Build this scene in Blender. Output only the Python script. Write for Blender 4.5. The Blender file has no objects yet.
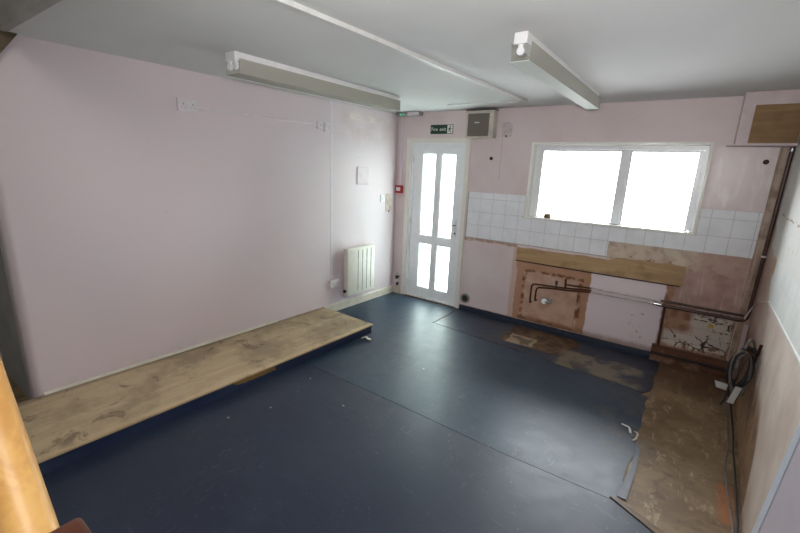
import bpy, bmesh, math, random
from mathutils import Vector, Matrix
random.seed(7)
SC = bpy.context.scene
COL = SC.collection
W, H = 3.75, 2.343
SL, SR = 0.038, 0.040
THL, THR = -math.atan(SL), -math.atan(SR)

# ------------------------------------------------------------------ mesh helper
class MB:
    def __init__(s): s.v = []; s.f = []
    def add(s, vs, fs):
        n = len(s.v); s.v += [tuple(p) for p in vs]; s.f += [tuple(i + n for i in f) for f in fs]; return s
    def box(s, x0, x1, y0, y1, z0, z1):
        vs = [(x, y, z) for x in (x0, x1) for y in (y0, y1) for z in (z0, z1)]
        return s.add(vs, [(0,1,3,2),(4,6,7,5),(0,4,5,1),(2,3,7,6),(0,2,6,4),(1,5,7,3)])
    def prism(s, poly, axis, a, b):
        def P(u, w, t):
            return {'x': (t, u, w), 'y': (u, t, w), 'z': (u, w, t)}[axis]
        n = len(poly)
        vs = [P(u, w, a) for u, w in poly] + [P(u, w, b) for u, w in poly]
        fs = [tuple(range(n)), tuple(range(2*n-1, n-1, -1))] + [(i, (i+1) % n, n+(i+1) % n, n+i) for i in range(n)]
        return s.add(vs, fs)
    def tube(s, path, r, n=12, caps=True, ry=None):
        path = [Vector(p) for p in path]
        m = len(path); rings = []
        t0 = (path[1]-path[0]).normalized()
        up = Vector((0,0,1)) if abs(t0.z) < .9 else Vector((1,0,0))
        u = t0.cross(up).normalized()
        for i, p in enumerate(path):
            t = (path[min(i+1, m-1)] - path[max(i-1, 0)]).normalized()
            u = (u - t*u.dot(t)).normalized(); w = t.cross(u)
            rr = r[i] if isinstance(r, (list, tuple)) else r
            rings.append([p + u*math.cos(2*math.pi*k/n)*rr + w*math.sin(2*math.pi*k/n)*(rr if ry is None else ry) for k in range(n)])
        vs = [q for ring in rings for q in ring]
        fs = []
        for i in range(m-1):
            for k in range(n):
                a = i*n+k; b = i*n+(k+1) % n
                fs.append((a, b, b+n, a+n))
        if caps: fs += [tuple(range(n-1, -1, -1)), tuple(range((m-1)*n, m*n))]
        return s.add(vs, fs)
    def cyl(s, a, b, r, n=20, r2=None):
        return s.tube([a, b], [r, r if r2 is None else r2], n)
    def ring(s, c, axis, r0, r1, h, n=28):
        vs = []; fs = []
        for k in range(n):
            ca, sa = math.cos(2*math.pi*k/n), math.sin(2*math.pi*k/n)
            for rr, t in ((r0,0),(r1,0),(r1,h),(r0,h)):
                d = {'x': (t, rr*ca, rr*sa), 'y': (rr*ca, t, rr*sa), 'z': (rr*ca, rr*sa, t)}[axis]
                vs.append((c[0]+d[0], c[1]+d[1], c[2]+d[2]))
        for k in range(n):
            a = 4*k; b = 4*((k+1) % n)
            for j in range(4):
                fs.append((a+j, b+j, b+(j+1) % 4, a+(j+1) % 4))
        return s.add(vs, fs)
    def build(s, name, mat, parent=None, loc=(0,0,0), rz=0, bevel=0, seg=2, smooth=False):
        me = bpy.data.meshes.new(name)
        bm = bmesh.new()
        bv = [bm.verts.new(p) for p in s.v]
        for f in s.f:
            try: bm.faces.new([bv[i] for i in f])
            except ValueError: pass
        bmesh.ops.recalc_face_normals(bm, faces=bm.faces[:])
        if bevel:
            es = [e for e in bm.edges if len(e.link_faces) == 2 and e.calc_face_angle(0) > .6]
            bmesh.ops.bevel(bm, geom=es, offset=bevel, segments=seg, affect='EDGES', profile=.5, clamp_overlap=True)
        bm.to_mesh(me); bm.free()
        if smooth:
            for p in me.polygons: p.use_smooth = True
            try: me.set_sharp_from_angle(angle=math.radians(40))
            except Exception: pass
        if mat: me.materials.append(mat)
        o = bpy.data.objects.new(name, me); COL.objects.link(o)
        o.location = loc; o.rotation_euler = (0, 0, rz)
        if parent: o.parent = parent
        return o

def tag(o, label, cat, group=None, kind=None):
    o['label'] = label; o['category'] = cat
    if group: o['group'] = group
    if kind: o['kind'] = kind
    return o
def struct(o, label=None, cat=None):
    o['kind'] = 'structure'
    if label: o['label'] = label
    if cat: o['category'] = cat
    return o
def thing(name, label, cat, loc=(0,0,0), rz=0, group=None):
    o = bpy.data.objects.new(name, None); COL.objects.link(o)
    o.empty_display_size = .05
    o.location = loc; o.rotation_euler = (0, 0, rz)
    return tag(o, label, cat, group)
def Lw(a, z, off=0):                 # a point on the left wall: a metres along it, off metres out of it
    c, s = math.cos(THL), math.sin(THL)
    return (c*off - s*a, s*off + c*a, z)
def Rw(y, z, off=0):                 # a point on the right wall, off metres into the room
    return (W + SR*y - off, y, z)
def fillet(pts, r, n=5):
    pts = [Vector(p) for p in pts]; out = [pts[0]]
    for i in range(1, len(pts)-1):
        a, b, c = pts[i-1], pts[i], pts[i+1]
        d1, d2 = (a-b), (c-b)
        rr = min(r, d1.length*.49, d2.length*.49)
        p, q = b + d1.normalized()*rr, b + d2.normalized()*rr
        for k in range(n+1):
            t = k/n
            out.append(p*(1-t)**2 + b*2*t*(1-t) + q*t*t)
    out.append(pts[-1]); return out
def spline(pts, n=8):                # Catmull-Rom
    pts = [Vector(p) for p in pts]; P = [pts[0]*2-pts[1]] + pts + [pts[-1]*2-pts[-2]]
    out = []
    for i in range(1, len(P)-2):
        a, b, c, d = P[i-1:i+3]
        for k in range(n):
            t = k/n
            out.append(.5*((2*b) + (c-a)*t + (2*a-5*b+4*c-d)*t*t + (3*b-a-3*c+d)*t**3))
    out.append(pts[-1]); return out

# ------------------------------------------------------------------ materials
def S(r, g, b):
    f = lambda c: (c/12.92 if c <= .04045 else ((c+.055)/1.055)**2.4)
    return (f(r/255), f(g/255), f(b/255), 1)
class NT:
    def __init__(s, name, rough=.6, metal=0, spec=.5):
        s.mat = bpy.data.materials.new(name); s.mat.use_nodes = True
        s.n = s.mat.node_tree.nodes; s.l = s.mat.node_tree.links
        s.b = s.n['Principled BSDF']
        s.b.inputs['Roughness'].default_value = rough; s.b.inputs['Metallic'].default_value = metal
        s.b.inputs['Specular IOR Level'].default_value = spec
        tc = s.n.new('ShaderNodeTexCoord'); s.co = tc.outputs['Object']
        sp = s.n.new('ShaderNodeSeparateXYZ'); s.l.new(s.co, sp.inputs[0])
        s.x, s.y, s.z = sp.outputs
    def put(s, sock, v):
        if isinstance(v, bpy.types.NodeSocket): s.l.new(v, sock)
        elif v is not None: sock.default_value = v
    def m(s, op, a, b=None, c=None, clamp=False):
        n = s.n.new('ShaderNodeMath'); n.operation = op; n.use_clamp = clamp
        for i, v in enumerate((a, b, c)): s.put(n.inputs[i], v)
        return n.outputs[0]
    def noise(s, scale, detail=4, rough=.55, vec=None, dist=0, scl=None, w=None):
        v = vec or s.co
        if scl:
            mp = s.n.new('ShaderNodeMapping'); s.l.new(v, mp.inputs[0]); mp.inputs['Scale'].default_value = scl
            if w: mp.inputs['Location'].default_value = (w, w*.7, w*.3)
            v = mp.outputs[0]
        n = s.n.new('ShaderNodeTexNoise'); s.l.new(v, n.inputs['Vector'])
        n.inputs['Scale'].default_value = scale; n.inputs['Detail'].default_value = detail
        n.inputs['Roughness'].default_value = rough; n.inputs['Distortion'].default_value = dist
        return n.outputs['Fac']
    def voro(s, scale, feature='F1', vec=None):
        n = s.n.new('ShaderNodeTexVoronoi'); s.l.new(vec or s.co, n.inputs['Vector']); n.feature = feature
        n.inputs['Scale'].default_value = scale; return n.outputs['Distance']
    def ss(s, v, lo, hi):
        n = s.n.new('ShaderNodeMapRange'); n.interpolation_type = 'SMOOTHSTEP'
        s.put(n.inputs[0], v); n.inputs[1].default_value = lo; n.inputs[2].default_value = hi
        n.inputs[3].default_value = 0; n.inputs[4].default_value = 1
        return n.outputs[0]
    def mix(s, fac, a, b):
        n = s.n.new('ShaderNodeMix'); n.data_type = 'RGBA'
        s.put(n.inputs['Factor'], fac); s.put(n.inputs[6], a); s.put(n.inputs[7], b)
        return n.outputs[2]
    def mul(s, *a):
        r = a[0]
        for q in a[1:]: r = s.m('MULTIPLY', r, q)
        return r
    def box(s, u, u0, u1, w, w0, w1, soft=.006):
        return s.mul(s.ss(u, u0-soft, u0+soft), s.ss(u, u1+soft, u1-soft) if False else s.m('SUBTRACT', 1, s.ss(u, u1-soft, u1+soft)),
                     s.ss(w, w0-soft, w0+soft), s.m('SUBTRACT', 1, s.ss(w, w1-soft, w1+soft)))
    def warp(s, v, amp, scale, seed=1.0):
        nz = s.noise(scale, 4, .6, scl=(1,1,1), w=seed)
        return s.m('ADD', v, s.m('MULTIPLY', s.m('SUBTRACT', nz, .5), amp*2))
    def bump(s, h, strength=.2, dist=.01):
        n = s.n.new('ShaderNodeBump'); s.l.new(h, n.inputs['Height'])
        n.inputs['Strength'].default_value = strength; n.inputs['Distance'].default_value = dist
        s.l.new(n.outputs[0], s.b.inputs['Normal'])
    def out(s, col=None, rough=None):
        if col is not None: s.put(s.b.inputs['Base Color'], col)
        if rough is not None: s.put(s.b.inputs['Roughness'], rough)
        return s.mat
def plain(name, rgb, rough=.5, metal=0, vary=.06, scale=18, spec=.5, bump=0):
    t = NT(name, rough, metal, spec)
    c = S(*rgb); d = tuple(x*(1-vary*3) for x in c[:3]) + (1,)
    nz = t.noise(scale, 5)
    if bump: t.bump(nz, bump, .004)
    return t.out(t.mix(t.ss(nz, .35, .75), c, d))

PINK = (216, 200, 201)
def mat_left_wall():
    t = NT('pink_emulsion_left', .55)
    c = t.mix(t.ss(t.noise(1.3, 3), .3, .7), S(215,203,209), S(218,204,208))
    # flaked strip high up, yellowed patch round it
    wy, wz = t.warp(t.y, .05, 9, 2), t.warp(t.z, .03, 14, 5)
    stain = t.mul(t.box(wy, -1.06, .02, wz, 1.95, 2.30, .10), t.ss(t.noise(5, 5), .3, .65))
    c = t.mix(t.m('MULTIPLY', stain, .35), c, S(190,170,160))
    fl = t.mul(t.box(t.warp(t.y, .10, 4, 2), -.88, -.30, t.warp(t.z, .05, 5, 7), 2.16, 2.25, .035), t.ss(t.noise(9, 5, .65, scl=(1,.5,2.2)), .44, .60))
    c = t.mix(t.m('MULTIPLY', fl, .75), c, S(226,218,210))
    sm = t.ss(t.noise(38, 2, .4), .74, .78)
    c = t.mix(t.m('MULTIPLY', sm, .35), c, S(150,138,134))
    low = t.mul(t.m('SUBTRACT', 1, t.ss(wz, .10, .2)), t.ss(t.noise(9, 5), .45, .7))
    c = t.mix(t.m('MULTIPLY', low, .2), c, S(170,156,146))
    t.bump(t.noise(60, 5), .06, .004)
    return t.out(c, .5)
def mat_back_wall():
    t = NT('pink_emulsion_back', .55)
    c = t.mix(t.ss(t.noise(2.2, 4), .3, .72), S(220,207,208), S(211,196,196))
    x1, z1 = t.warp(t.x, .025, 11, 3), t.warp(t.z, .025, 11, 8)
    # bare pinkish-brown plaster where the units stood
    bare = t.box(x1, 1.715, 2.49, z1, .02, .80, .008)
    pl = t.mix(t.ss(t.noise(6, 6, .6), .35, .7), S(200,167,149), S(180,143,121))
    pl = t.mix(t.m('MULTIPLY', t.ss(t.noise(14, 5, .6), .55, .72), .6), pl, S(214,186,170))
    inner = t.box(x1, 1.80, 2.40, z1, .12, .635, .012)
    rim = t.mul(t.m('SUBTRACT', 1, t.box(x1, 1.825, 2.375, z1, .10, .625, .010)), t.box(x1, 1.79, 2.42, z1, .05, .655, .010))
    rimn = t.mul(rim, t.ss(t.noise(16, 4), .40, .58))
    pl = t.mix(t.m('MULTIPLY', t.m('SUBTRACT', 1, inner), .6), pl, S(166,118,80))
    pl = t.mix(rimn, pl, S(118,74,46))
    frg = t.box(x1, 1.655, 1.72, z1, .03, .88, .014); c = t.mix(t.m('MULTIPLY', frg, .7), c, S(194,160,142))
    adh = t.box(x1, 1.03, 1.70, z1, .880, .915, .006); c = t.mix(t.mul(adh, t.ss(t.noise(14, 4), .3, .5)), c, S(176,146,128))
    c = t.mix(bare, c, pl)
    # pale board right of it
    pale = t.box(x1, 2.485, 3.125, z1, .08, .73, .006)
    c = t.mix(pale, c, S(226,213,218))
    chips = t.mul(t.box(t.x, 2.88, 3.0, t.z, .15, .42, .02), t.ss(t.noise(30, 3), .62, .66))
    c = t.mix(chips, c, S(120,92,80))
    # orange-brown gap then dirty pink above the bricks
    gap = t.box(x1, 3.125, 3.22, z1, .05, .80, .01)
    c = t.mix(gap, c, t.mix(t.ss(t.noise(9, 5), .35, .65), S(136,90,64), S(172,132,108)))
    dirty = t.box(x1, 3.19, 3.75, z1, .5, 1.10, .012)
    dp = t.mix(t.ss(t.noise(7, 5), .3, .7), S(190,160,152), S(160,128,118))
    strk = t.noise(9, 4, scl=(4,1,.5))
    dp = t.mix(t.m('MULTIPLY', t.ss(strk, .52, .7), .5), dp, S(206,190,186))
    c = t.mix(dirty, c, dp)
    # cream adhesive left where tiles are missing
    cream = t.box(x1, 2.585, 3.66, z1, .90, 1.085, .006)
    c = t.mix(cream, c, t.mix(t.ss(t.noise(10, 5), .4, .7), S(204,190,172), S(176,152,136)))
    cb = t.mul(cream, t.ss(t.noise(13, 4), .56, .62), t.m('SUBTRACT', 1, t.ss(t.z, .95, 1.0)))
    c = t.mix(cb, c, S(150,118,92))
    redd = t.mul(cream, t.ss(t.x, 3.25, 3.35)); c = t.mix(t.m('MULTIPLY', redd, .7), c, S(176,144,134))
    # lower dirt
    low = t.mul(t.m('SUBTRACT', 1, t.ss(z1, .08, .14)), t.ss(t.x, 1.72, 1.8))
    c = t.mix(t.m('MULTIPLY', low, .6), c, S(120,84,64))
    # smears and stripped paint to the right of the window
    sm = t.mul(t.box(t.x, 3.27, 3.7, t.z, 1.45, 1.96, .03), t.ss(t.noise(5, 4, .5, scl=(2.2,1,.8)), .5, .68))
    c = t.mix(t.m('MULTIPLY', sm, .7), c, S(232,224,224))
    drip = t.mul(t.box(t.warp(t.x, .006, 9, 4), 3.595, 3.612, t.z, 1.62, 1.84, .006), t.ss(t.noise(20, 3), .4, .6))
    c = t.mix(t.m('MULTIPLY', drip, .6), c, S(228,220,216))
    line = t.mul(t.box(t.warp(t.x, .004, 10, 6), 1.395, 1.402, t.z, 1.6, 2.04, .003))
    c = t.mix(t.m('MULTIPLY', line, .5), c, S(160,142,140))
    t.bump(t.noise(16, 6), .22, .012)
    r = t.m('SUBTRACT', .55, t.m('MULTIPLY', t.box(t.x, 3.26, 3.7, t.z, 1.45, 1.97, .05), .22))
    return t.out(c, r)
def mat_right_wall():
    t = NT('stripped_right_wall', .7)
    y1, z1 = t.warp(t.y, .03, 9, 3), t.warp(t.z, .025, 9, 8)
    c = t.mix(t.ss(t.noise(3, 5), .3, .7), S(206,192,180), S(188,168,154))
    # upper pale adhesive bed
    zz = t.m('ADD', t.z, t.m('MULTIPLY', t.m('ADD', t.y, .81), .05))
    yb = t.m('SUBTRACT', y1, t.m('MULTIPLY', t.m('SUBTRACT', t.z, .91), 1.5))
    up = t.mul(t.ss(zz, .905, .915), t.m('SUBTRACT', 1, t.ss(yb, -.80, -.77)))
    c = t.mix(up, c, t.mix(t.ss(t.noise(5, 5), .3, .7), S(202,205,202), S(216,217,212)))
    gr = t.m('MAXIMUM', t.ss(t.m('ABSOLUTE', t.m('SUBTRACT', t.m('FRACT', t.m('MULTIPLY', t.y, 6.58)), .5)), .485, .495), t.ss(t.m('ABSOLUTE', t.m('SUBTRACT', t.m('FRACT', t.m('MULTIPLY', t.m('SUBTRACT', zz, .91), 6.58)), .5)), .485, .495))
    c = t.mix(t.mul(up, gr, .25), c, S(160,156,150))
    up2 = t.mul(t.ss(z1, 1.19, 1.21), t.m('SUBTRACT', 1, t.ss(y1, -.16, -.12)))
    c = t.mix(t.m('MULTIPLY', up2, .8), c, t.mix(t.ss(t.noise(4, 5), .3, .7), S(202,202,196), S(212,209,202)))
    tan = t.box(y1, -.66, -.44, z1, 1.06, 1.17, .01); c = t.mix(tan, c, S(200,178,120))
    ck = t.mul(t.box(t.y, -1.3, -.3, t.warp(t.z, .03, 5, 1), 1.452, 1.466, .004), t.ss(t.noise(12, 4), .4, .5)); c = t.mix(ck, c, S(164,136,102))
    ckn = t.mul(t.ss(t.noise(11, 4), .66, .69), up2); c = t.mix(t.m('MULTIPLY', ckn, .5), c, S(176,164,146))
    # pinkish plaster strip beside the corner
    pk = t.mul(t.ss(y1, -.7, -.5), t.m('SUBTRACT', 1, t.ss(z1, 1.10, 1.2)))
    c = t.mix(t.m('MULTIPLY', pk, .8), c, S(188,158,146))
    # brown damp at the foot
    lim = t.m('ADD', z1, t.m('MULTIPLY', t.m('POWER', t.m('MAXIMUM', t.m('SUBTRACT', -1.1, t.y), 0.0), 6.0), 2.5))
    dmp = t.mul(t.m('SUBTRACT', 1, t.ss(lim, .42, .56)), t.ss(t.noise(6, 5), .2, .42))
    br = t.mix(t.ss(t.noise(8, 6, .6), .35, .65), S(150,116,84), S(112,82,58))
    c = t.mix(dmp, c, br)
    dmp2 = t.mul(t.m('SUBTRACT', 1, t.ss(z1, .0, .3)), t.ss(t.noise(5, 5), .35, .6)); c = t.mix(t.m('MULTIPLY', dmp2, .5), c, S(150,118,86))
    smu = t.mul(t.box(t.warp(t.y, .1, 5, 3), -1.35, -.25, t.warp(t.z, .08, 6, 4), .18, .60, .06), t.ss(t.noise(9, 6, .65, scl=(1,2,.6)), .42, .62)); c = t.mix(t.m('MULTIPLY', smu, .6), c, S(84,66,52))
    sp = t.ss(t.noise(34, 2, .4), .75, .78); c = t.mix(t.m('MULTIPLY', sp, .4), c, S(130,104,86))
    t.bump(t.noise(14, 6), .3, .012)
    return t.out(c, .72)
def mat_concrete():
    t = NT('stained_screed', .6)
    n1, n2 = t.noise(3.2, 6, .62), t.noise(11, 6, .65, dist=.6)
    c = t.mix(t.ss(n1, .35, .66), S(112,89,62), S(142,121,92))
    c = t.mix(t.m('MULTIPLY', t.ss(n2, .52, .68), .65), c, S(82,62,44))
    st = t.noise(9, 7, .72, scl=(1.6,.6,1), dist=.5)
    c = t.mix(t.m('MULTIPLY', t.ss(st, .53, .70), .85), c, S(186,168,138))
    c = t.mix(t.m('MULTIPLY', t.ss(t.noise(2.2, 5, .6), .5, .7), .35), c, S(150,132,102))
    dk = t.mul(t.ss(t.warp(t.y, .12, 4, 3), -.75, -.35)); c = t.mix(t.m('MULTIPLY', dk, .75), c, S(88,58,40))
    orx = t.box(t.warp(t.x, .03, 7, 2), 3.585, 3.64, t.warp(t.y, .08, 6, 4), -2.02, -1.68, .03); c = t.mix(t.m('MULTIPLY', orx, .7), c, S(176,102,48))
    t.bump(t.noise(18, 6), .35, .012)
    return t.out(c, t.m('ADD', .38, t.m('MULTIPLY', n1, .4)))
def mat_vinyl(name, dark=False, stains=False):
    t = NT(name, .35)
    a = t.noise(2.1, 5, .6); b = t.noise(9, 6, .7)
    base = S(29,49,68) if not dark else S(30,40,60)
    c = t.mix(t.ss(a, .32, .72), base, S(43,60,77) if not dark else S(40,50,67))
    scr = t.noise(6, 5, .7, scl=(1.0,5.0,1), dist=.8)
    c = t.mix(t.m('MULTIPLY', t.ss(scr, .60, .72), .28), c, S(104,112,120))
    c = t.mix(t.m('MULTIPLY', t.ss(t.noise(75, 2, .4), .73, .77), .35), c, S(140,144,146))
    sc2 = t.mul(t.ss(t.noise(13, 6, .7, scl=(3.2,.8,1), dist=1.4), .56, .70), t.ss(t.noise(1.6, 3), .42, .6))
    c = t.mix(t.m('MULTIPLY', sc2, .35), c, S(112,116,118))
    rough = t.m('ADD', .30, t.m('MULTIPLY', b, .26))
    if not dark and not stains:
        # scuffed, dirtier stretch near the old unit line
        rt = t.mul(t.ss(t.warp(t.x, .15, 3, 3), 2.55, 3.15), t.ss(t.y, -2.1, -1.6), t.ss(b, .42, .62))
        c = t.mix(t.m('MULTIPLY', rt, .5), c, S(92,84,76))
    if stains:
        x1, y1 = t.warp(t.x, .10, 5, 3), t.warp(t.y, .07, 6, 8)
        s1 = t.box(x1, 1.80, 2.47, y1, -.56, -.06, .012)
        c1 = t.mix(t.ss(t.noise(7, 5), .4, .62), S(112,84,58), S(70,50,36))
        c = t.mix(s1, c, c1)
        s2 = t.box(t.warp(t.x, .05, 8, 2), 1.86, 2.13, t.warp(t.y, .03, 8, 5), -.56, -.32, .008); c = t.mix(s2, c, S(160,140,116))
        s3 = t.mul(t.box(x1, 2.42, 3.08, y1, -.78, -.36, .03), t.ss(t.noise(4, 6, .6), .36, .52)); c = t.mix(s3, c, S(118,108,92))
        s4 = t.mul(t.box(x1, 1.5, 3.2, y1, -.8, -.05, .05), t.ss(t.noise(5.5, 5), .52, .6)); c = t.mix(t.m('MULTIPLY', s4, .7), c, S(58,50,46))
        rough = t.m('ADD', rough, t.m('MULTIPLY', s1, .25))
    t.bump(t.noise(40, 4), .05, .003)
    return t.out(c, rough)
def mat_wood(name, c1, c2, axis='x', rough=.55, scale=7, dirt=None, dirt_amt=.6, dscale=4):
    t = NT(name, rough)
    k = {'x': (.25,3,3), 'y': (3,.25,3), 'z': (3,3,.25)}[axis]
    g = t.noise(scale, 6, .6, scl=k, dist=.6)
    c = t.mix(t.ss(g, .32, .7), S(*c1), S(*c2))
    if dirt:
        d = t.ss(t.noise(dscale, 6, .65), .5, .68); c = t.mix(t.m('MULTIPLY', d, dirt_amt), c, S(*dirt))
    t.bump(g, .12, .004)
    return t.out(c, rough)
def mat_platform():
    t = NT('worn_plywood', .6)
    c = t.mix(t.ss(t.noise(5, 6, .6, scl=(3,.4,1)), .3, .7), S(194,174,142), S(176,154,122))
    c = t.mix(t.m('MULTIPLY', t.ss(t.noise(2.4, 6, .65), .44, .64), .65), c, S(130,114,92))
    c = t.mix(t.m('MULTIPLY', t.ss(t.noise(5, 5, .7, dist=1.2), .57, .66), .65), c, S(92,76,62))
    c = t.mix(t.m('MULTIPLY', t.ss(t.noise(26, 4, .6), .68, .72), .6), c, S(74,62,54))
    edge = t.m('SUBTRACT', 1, t.ss(t.warp(t.x, .03, 6, 2), .03, .08)); c = t.mix(t.m('MULTIPLY', edge, .55), c, S(92,80,68))
    fr = t.ss(t.warp(t.x, .012, 8, 3), .715, .735); c = t.mix(t.m('MULTIPLY', fr, .5), c, S(206,178,140))
    return t.out(c, .6)
def mat_riser():
    t = NT('riser_vinyl', .4)
    c = t.mix(t.ss(t.noise(4, 5), .3, .7), S(32,44,72), S(44,54,78))
    torn = t.box(t.warp(t.y, .10, 5, 2), -1.50, -1.16, t.warp(t.z, .02, 9, 3), .045, .2, .006)
    c = t.mix(torn, c, S(132,104,50))
    return t.out(c, .42)
def mat_brick():
    t = NT('flaking_white_brick', .75)
    br = t.n.new('ShaderNodeTexBrick')
    mp = t.n.new('ShaderNodeMapping'); t.l.new(t.co, mp.inputs[0]); mp.inputs['Rotation'].default_value = (math.radians(90),0,0)
    t.l.new(mp.outputs[0], br.inputs['Vector'])
    br.inputs['Scale'].default_value = 1; br.inputs['Brick Width'].default_value = .225; br.inputs['Row Height'].default_value = .078
    br.inputs['Mortar Size'].default_value = .006; br.inputs['Mortar Smooth'].default_value = .3
    br.inputs['Color1'].default_value = S(206,196,186); br.inputs['Color2'].default_value = S(190,180,172); br.inputs['Mortar'].default_value = S(184,172,160)
    c = br.outputs['Color']
    dk = t.mul(t.ss(br.outputs['Fac'], .2, .6), t.ss(t.noise(9, 5, .6), .57, .61)); c = t.mix(dk, c, S(66,48,38))
    vn = t.n.new('ShaderNodeTexVoronoi'); vn.feature = 'DISTANCE_TO_EDGE'; vn.inputs['Scale'].default_value = 9
    wv = t.n.new('ShaderNodeVectorMath'); wv.operation = 'MULTIPLY_ADD'; nv = t.n.new('ShaderNodeTexNoise'); nv.inputs['Scale'].default_value = 12; t.l.new(t.co, nv.inputs['Vector'])
    t.l.new(nv.outputs['Color'], wv.inputs[0]); wv.inputs[1].default_value = (.07,.07,.07); t.l.new(t.co, wv.inputs[2]); t.l.new(wv.outputs[0], vn.inputs['Vector'])
    crk = t.mul(t.m('SUBTRACT', 1, t.ss(vn.outputs['Distance'], .02, .06)), t.ss(t.noise(6, 4), .46, .54)); c = t.mix(crk, c, S(60,46,38))
    fl = t.ss(t.noise(8, 6, .65, dist=.5), .58, .64); c = t.mix(fl, c, S(122,98,80))
    wx, wz_ = t.warp(t.x, .05, 9, 2), t.warp(t.z, .04, 9, 5)
    edge = t.m('MAXIMUM', t.mul(t.m('SUBTRACT', 1, t.ss(wx, .17, .24)), t.ss(wz_, .14, .2)), t.m('MULTIPLY', t.m('SUBTRACT', 1, t.box(wx, .02, .50, wz_, .03, .5, .02)), .8))
    c = t.mix(t.mul(edge, t.ss(t.noise(6, 5), .25, .45)), c, t.mix(t.ss(t.noise(10, 4), .4, .6), S(134,92,68), S(164,124,102)))
    y = t.box(t.warp(t.x,.01,20,2), .335, .375, t.warp(t.z,.01,20,4), .265, .295, .005); c = t.mix(y, c, S(190,160,60))
    t.bump(br.outputs['Fac'], -.5, .01)
    return t.out(c, .75)

M = {}
M['left'] = mat_left_wall(); M['back'] = mat_back_wall(); M['right'] = mat_right_wall()
t = NT('white_ceiling_paint', .8); M['ceil'] = t.out(t.mix(t.ss(t.noise(1.2, 3), .3, .7), S(214,215,214), S(206,208,208)))
M['screed'] = mat_concrete()
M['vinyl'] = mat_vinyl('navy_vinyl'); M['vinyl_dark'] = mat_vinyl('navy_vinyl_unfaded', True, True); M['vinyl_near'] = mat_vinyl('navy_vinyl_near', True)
M['upvc'] = plain('white_upvc', (236,239,242), .3, vary=.02)
M['cream_gloss'] = plain('cream_gloss_paint', (228,226,218), .3, vary=.015, scale=9)
M['white_gloss'] = plain('white_gloss_paint', (242,242,236), .22, vary=.02, scale=9)
M['dirty_gloss'] = plain('yellowed_gloss_paint', (216,210,196), .4, vary=.05, scale=9)
M['white_plastic'] = plain('white_plastic', (226,226,228), .4, vary=.02)
M['socket_plastic'] = plain('ivory_socket_plastic', (218,212,218), .4, vary=.02)
M['pinkish_plastic'] = plain('painted_plastic', (224,216,222), .45, vary=.03)
M['grey_plastic'] = plain('grey_plastic', (150,150,148), .5)
M['dark_plastic'] = plain('dark_plastic', (34,34,36), .45)
M['trunk'] = plain('aged_trunking', (206,206,204), .45, vary=.04)
M['heater'] = plain('cream_enamel', (224,222,212), .35, vary=.02)
M['groove'] = plain('groove_grey', (150,148,140), .6)
M['red'] = plain('red_plastic', (176,32,34), .4)
M['green'] = plain('sign_green', (10,62,44), .35, vary=.03)
M['sign_white'] = plain('sign_white', (232,236,232), .4, vary=.02)
M['steel'] = plain('bare_steel', (150,150,150), .35, 1)
M['chrome'] = plain('chrome', (190,190,190), .2, 1)
M['copper'] = plain('tarnished_copper', (104,66,48), .4, .85, vary=.15)
M['copper_pale'] = plain('painted_copper_pipe', (206,194,194), .5, 0, vary=.1)
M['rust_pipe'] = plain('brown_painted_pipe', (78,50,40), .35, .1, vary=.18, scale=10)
M['lead'] = plain('dark_iron', (62,60,60), .6, .3)
M['tile'] = plain('white_glazed_tile', (238,241,246), .14, vary=.03, scale=6)
M['grout'] = plain('grey_grout', (168,166,164), .8, vary=.08)
M['batten'] = mat_wood('stained_batten', (184,154,114), (158,126,88), 'x', .6, 5, (118,82,52), .5, 5)
M['corner_board'] = mat_wood('dirty_cream_board', (188,168,150), (150,126,108), 'z', .55, 6, (110,84,66), .7, 6)
M['plinth'] = mat_wood('damp_brown_timber', (110,72,50), (78,48,34), 'x', .6, 8, (160,130,108), .5, 9)
M['ply'] = mat_platform(); M['riser'] = mat_riser(); M['brick'] = mat_brick()
M['bulk_panel'] = mat_wood('bare_chipboard', (150,120,78), (128,98,62), 'x', .65, 5, (104,78,48), .4, 4)
M['bulk'] = plain('pink_bulkhead_paint', (208,192,194), .5, vary=.06, scale=6)
M['rail'] = mat_wood('yellow_varnished_pine', (214,168,98), (190,140,74), 'x', .38, 9, (150,98,50), .35, 12)
M['newel'] = mat_wood('brown_stained_newel', (84,48,34), (64,36,26), 'z', .3, 9)
M['dark_brown'] = mat_wood('dark_stair_timber', (96,80,58), (76,62,44), 'y', .6, 9)
M['stairpaint'] = plain('grey_stairwell_paint', (170,168,164), .6, vary=.08, scale=5)
M['cable'] = plain('black_cable', (38,38,40), .5, vary=.1)
M['cable_grey'] = plain('grey_cable', (112,108,104), .5, vary=.1)
M['cable_white'] = plain('white_cable', (206,196,184), .5, vary=.06)
M['paper'] = plain('white_paper', (226,226,226), .7, vary=.03)
M['tub'] = plain('brown_tape', (104,88,54), .5, vary=.1)
M['plaster'] = plain('grey_filler', (210,198,198), .7, vary=.1, scale=30)
M['hole'] = plain('dark_hole', (30,16,14), .8)
M['lilac'] = plain('lilac_door_paint', (206,196,206), .4, vary=.04, scale=4)
M['blue_white'] = plain('cool_white_gloss', (214,220,232), .35, vary=.03)
M['cabinet_frame'] = plain('aged_cream_metal', (206,200,188), .45, vary=.1, scale=8)
M['trim_strip'] = mat_wood('worn_threshold', (70,58,48), (50,42,36), 'y', .5, 9)
M['cover_strip'] = mat_wood('worn_cover_strip', (120,96,66), (84,66,48), 'x', .5, 9)

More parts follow.
